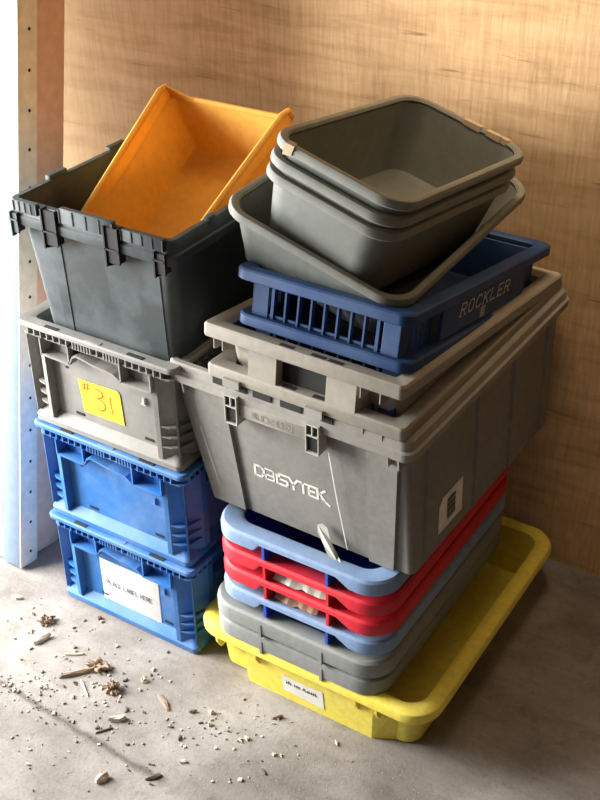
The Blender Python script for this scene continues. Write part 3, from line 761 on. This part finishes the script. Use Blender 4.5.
# ================================================================== DEBRIS ON THE FLOOR
CAMP = Vector((1.573, -1.426, 1.858))
RX, RU, RF = None, None, None
def cam_basis(pitch=.572, roll=-.014, yaw=-.571):
    cp, sp_, cw, sw = math.cos(pitch), math.sin(pitch), math.cos(yaw), math.sin(yaw)
    f = Vector((sw * cp, cw * cp, -sp_)); r = Vector((cw, -sw, 0)); u = r.cross(f)
    cr, sr = math.cos(roll), math.sin(roll)
    return cr * r + sr * u, -sr * r + cr * u, f
RX, RU, RF = cam_basis(); FPX = 1163.
def on_floor(u, v):   # the floor point seen at photo pixel (u, v): used once to measure where debris lies
    d = RX * ((u - 300) / FPX) - RU * ((v - 400) / FPX) + RF
    return CAMP + d * (-CAMP.z / d.z)
def clod_mesh(name, L, W, T, mat):
    import bmesh
    from mathutils import noise
    bm = bmesh.new(); bmesh.ops.create_icosphere(bm, subdivisions=4, radius=1)
    off = Vector((random.uniform(0, 50), random.uniform(0, 50), 0))
    for v in bm.verts:
        n = noise.fractal(v.co * 2.2 + off, .9, 2.2, 5) * .55 + noise.noise(v.co * 7 + off) * .22
        v.co *= .75 + n
        v.co = Vector((v.co.x * L / 2, v.co.y * W / 2, max(0, v.co.z + .1) * T))
    me = bpy.data.meshes.new(name); bm.to_mesh(me); bm.free(); me.materials.append(mat)
    o = bpy.data.objects.new(name, me); COL.objects.link(o); return o
def chip_mesh(name, L, W, T, mat, n=8, curl=0., rough=.35):
    """irregular flattened flake or sliver"""
    top, bot = [], []
    for k in range(n):
        a = 2 * PI * k / n; rr = 1 + random.uniform(-rough, rough)
        x, y = math.cos(a) * L / 2 * rr, math.sin(a) * W / 2 * rr
        z = curl * (x / (L / 2)) ** 2 * L * .3
        top.append((x * .85, y * .8, z + T * random.uniform(.6, 1.2))); bot.append((x, y, z))
    m = MB(); m.add(top + bot + [(0, 0, T * 1.2)], [(k, (k + 1) % n, 2 * n) for k in range(n)] + [(k, n + k, n + (k + 1) % n, (k + 1) % n) for k in range(n)] + [tuple(range(2 * n - 1, n - 1, -1))])
    return m.build(name, mat, None, smooth=0)
# the pieces that stand out, each measured in the photo: pixel, length, width, thickness, turn, material, name, label
BIG = [
 ((41, 641), .045, .014, .012, 1.2, 'chip_pale', 'bark_flake', 'pale curled bark flake standing near the foot of the white door'),
 ((16, 598), .032, .012, .007, .3, 'chip_pale', 'bark_flake', 'flat pale flake nearest the foot of the white door'),
 ((47, 622), .034, .026, .016, .8, 'chip_mid', 'dirt_clod', 'lumpy brown clod just out from the blue crate corner'),
 ((75, 655), .052, .006, .005, .55, 'chip_pale', 'wood_sliver', 'short pale sliver lying beyond the long brown twig'),
 ((78, 674), .085, .012, .010, .9, 'chip_mid', 'twig', 'long brown twig slanting up through the pile of debris'),
 ((98, 668), .062, .030, .016, .35, 'chip_mid', 'dirt_clod', 'broad brown clod at the end of the long twig'),
 ((85, 690), .060, .005, .004, -.55, 'chip_pale', 'wood_sliver', 'thin pale sliver pointing at the crumbly clod'),
 ((113, 690), .044, .026, .020, -.1, 'chip_mid', 'dirt_clod', 'crumbly clod nearest the centre of the debris scatter'),
 ((164, 703), .056, .012, .006, -.45, 'chip_mid', 'wood_sliver', 'dark pointed sliver lying alone on the bare floor'),
 ((118, 720), .040, .014, .010, .7, 'chip_pale', 'bark_flake', 'whitish torn flake with a dark stick below it'),
 ((104, 731), .034, .004, .004, .95, 'chip_dark', 'twig', 'thin dark stick under the whitish torn flake'),
 ((102, 780), .030, .020, .014, 1.2, 'chip_pale', 'bark_flake', 'whitish upright flake near the bottom edge of the floor'),
 ((153, 778), .040, .012, .006, .9, 'chip_dark', 'bark_strip', 'black bark strip at the end of the dark floor joint'),
 ((100, 619), .010, .010, .008, 0, 'chip_dark', 'pebble', 'small black pebble beside the lowest blue crate'),
 ((212, 713), .012, .010, .009, 0, 'chip_pale', 'wood_chip', 'larger white chip, upper of a close pair on open floor'),
 ((210, 725), .010, .010, .008, 0, 'chip_pale', 'wood_chip', 'white chip just in front of its slightly larger twin'),
 ((184, 762), .012, .009, .006, .4, 'chip_pale', 'wood_chip', 'lone white chip right of the black bark strip'),
 ((247, 739), .013, .008, .006, -.4, 'chip_pale', 'wood_chip', 'white chip in front of the yellow tray label'),
 ((278, 718), .026, .008, .008, .8, 'chip_mid', 'bark_strip', 'forked brown bark bit close to the yellow tray'),
 ((144, 681), .012, .011, .010, 0, 'chip_pale', 'wood_chip', 'white chip midway between clods and blue crate'),
 ((264, 772), .022, .006, .004, -.5, 'chip_dark', 'bark_strip', 'small dark bark strip near the bottom edge, front of yellow tray'),
 ((192, 712), .018, .010, .007, .7, 'chip_mid', 'bark_flake', 'brown flake just left of the white pair of chips'),
]
for (u, v), L, W_, T_, rz, mt, nm, lb in BIG:
    p = on_floor(u, v)
    o = clod_mesh(nm, L * 1.15, W_ * 1.3, T_ * 1.1, MT[mt]) if 'clod' in nm else chip_mesh(nm, L, W_, T_ * .8, MT[mt], 9 if nm != 'twig' else 10, .25 if 'flake' in nm else 0, .4 if 'clod' in nm else .25)
    o.location = (p.x, p.y, .0005); o.rotation_euler = (0, 0, rz); tag(o, lb, {'twig': 'twig', 'pebble': 'pebble', 'dirt_clod': 'clod'}.get(nm, 'wood chip'))
# crumbs round the clods
random.seed(11)
protos = {}
for kind, mt in (('pale', 'chip_pale'), ('brown', 'chip_mid'), ('dark', 'chip_dark')):
    protos[kind] = [chip_mesh('wood_chip', 1, random.uniform(.35, .85), random.uniform(.14, .34), MT[mt], 7, .2, .5) for _ in range(4)]
used = {k: set() for k in protos}
LB = {'pale': ('tiny pale wood chip scattered on the dusty floor', 'tiny pale chips on the floor'),
      'brown': ('tiny brown wood crumb scattered on the dusty floor', 'tiny brown crumbs on the floor'),
      'dark': ('tiny dark bark crumb scattered on the dusty floor', 'tiny dark crumbs on the floor')}
def scatter(u, v, kind, L):
    i = random.randrange(4); src = protos[kind][i]
    if i in used[kind]: o = src.copy(); COL.objects.link(o)
    else: o = src; used[kind].add(i)
    p = on_floor(u, v); o.location = (p.x, p.y, .0003); o.scale = (L, L, L); o.rotation_euler = (0, 0, random.uniform(0, 6.3)); tag(o, LB[kind][0], 'wood chip', LB[kind][1])
def free(u, v):
    p = on_floor(u, v)
    return not (-.01 < p.x < .40 and p.y > -.012) and not (p.x > .40 and p.y > -.03) and p.x > -.16
cnt = 0
for (cu, cv, su, sv, n_) in ((100, 672, 30, 12, 44), (40, 690, 26, 10, 22), (95, 722, 40, 20, 44), (20, 690, 14, 8, 16), (150, 690, 40, 22, 26), (235, 722, 45, 10, 30), (200, 760, 90, 22, 34), (60, 660, 40, 28, 34), (260, 745, 60, 24, 20), (30, 760, 40, 22, 16), (45, 610, 24, 14, 10)):
    for _ in range(n_):
        u, v = random.gauss(cu, su), random.gauss(cv, sv)
        if 0 < u < 600 and v < 800 and free(u, v): scatter(u, v, random.choices(('pale', 'brown', 'dark'), (5, 5, 2))[0], random.uniform(.003, .0085) if random.random() < .8 else random.uniform(.008, .013))
for k in range(40):   # along the dark floor joint
    x = random.uniform(.04, .5); y = -.278 - .052 * x + random.gauss(0, .007)
    i = 'brown' if random.random() < .5 else 'dark'; src = protos[i][0]; o = src.copy(); COL.objects.link(o)
    o.location = (x, y, .0003); L = random.uniform(.003, .009); o.scale = (L, L, L); o.rotation_euler = (0, 0, random.uniform(0, 6.3)); tag(o, LB[i][0], 'wood chip', LB[i][1])
for kind in protos:
    for i, o in enumerate(protos[kind]):
        if i not in used[kind]: bpy.data.objects.remove(o)
# dust specks nobody could count
m = MB(); random.seed(21)
for _ in range(1500):
    u, v = random.uniform(-40, 420), random.triangular(600, 820, 760)
    if not free(u, v): continue
    p = on_floor(u, v); s_ = random.uniform(.0006, .0018); a = random.uniform(0, 6.3)
    q = [(p.x + s_ * math.cos(a + t_), p.y + s_ * math.sin(a + t_) * random.uniform(.5, 1), .0001) for t_ in (0, 2.1, 4.2)]
    m.add(q + [(p.x, p.y, s_ * .9)], [(0, 1, 3), (1, 2, 3), (2, 0, 3), (2, 1, 0)])
o = m.build('dust_specks', MT['chip_pale'], None, smooth=0); o['kind'] = 'stuff'; tag(o, 'fine pale sawdust specks strewn over the floor', 'dust')

# ================================================================== LIGHT
w = bpy.data.worlds.new('world'); SC.world = w; w.use_nodes = True
bg = w.node_tree.nodes['Background']; bg.inputs['Color'].default_value = (.93, .97, 1, 1); bg.inputs['Strength'].default_value = 1.6
def area(name, loc, target, sx, sy, power, col):
    l = bpy.data.lights.new(name, 'AREA'); l.shape = 'RECTANGLE'; l.size = sx; l.size_y = sy; l.energy = power; l.color = col
    o = bpy.data.objects.new(name, l); COL.objects.link(o); o.location = loc
    o.rotation_euler = (Vector(target) - Vector(loc)).to_track_quat('-Z', 'Y').to_euler(); return o
area('doorway_light', (-1.2, -.5, 1.02), (.5, .25, .62), 1.0, 1.15, 158, (1, .985, .96))
wl = area('warm_wall_fill', (.62, .46, 2.15), (.68, .715, 1.35), .9, .15, 3.4, (1, .74, .48)); wl.data.spread = math.radians(80)  # added warm fill that brightens the upper wall, no known source
area('outdoor_light', (-1.5, .1, 1.5), (.2, .1, .6), .8, 1.4, 12, (.86, .93, 1))

# ================================================================== CAMERA
cam = bpy.data.cameras.new('camera'); co = bpy.data.objects.new('camera', cam); COL.objects.link(co)
cam.sensor_fit = 'VERTICAL'; cam.sensor_height = 24; cam.lens = FPX / 800 * 24; cam.clip_start = .01
M_ = Matrix((RX, RU, -RF)).transposed().to_4x4(); M_.translation = CAMP
co.matrix_world = M_; SC.camera = co
SC.view_settings.view_transform = 'Standard'; SC.view_settings.look = 'None'
SC.view_settings.exposure = .1; SC.view_settings.gamma = 1.04
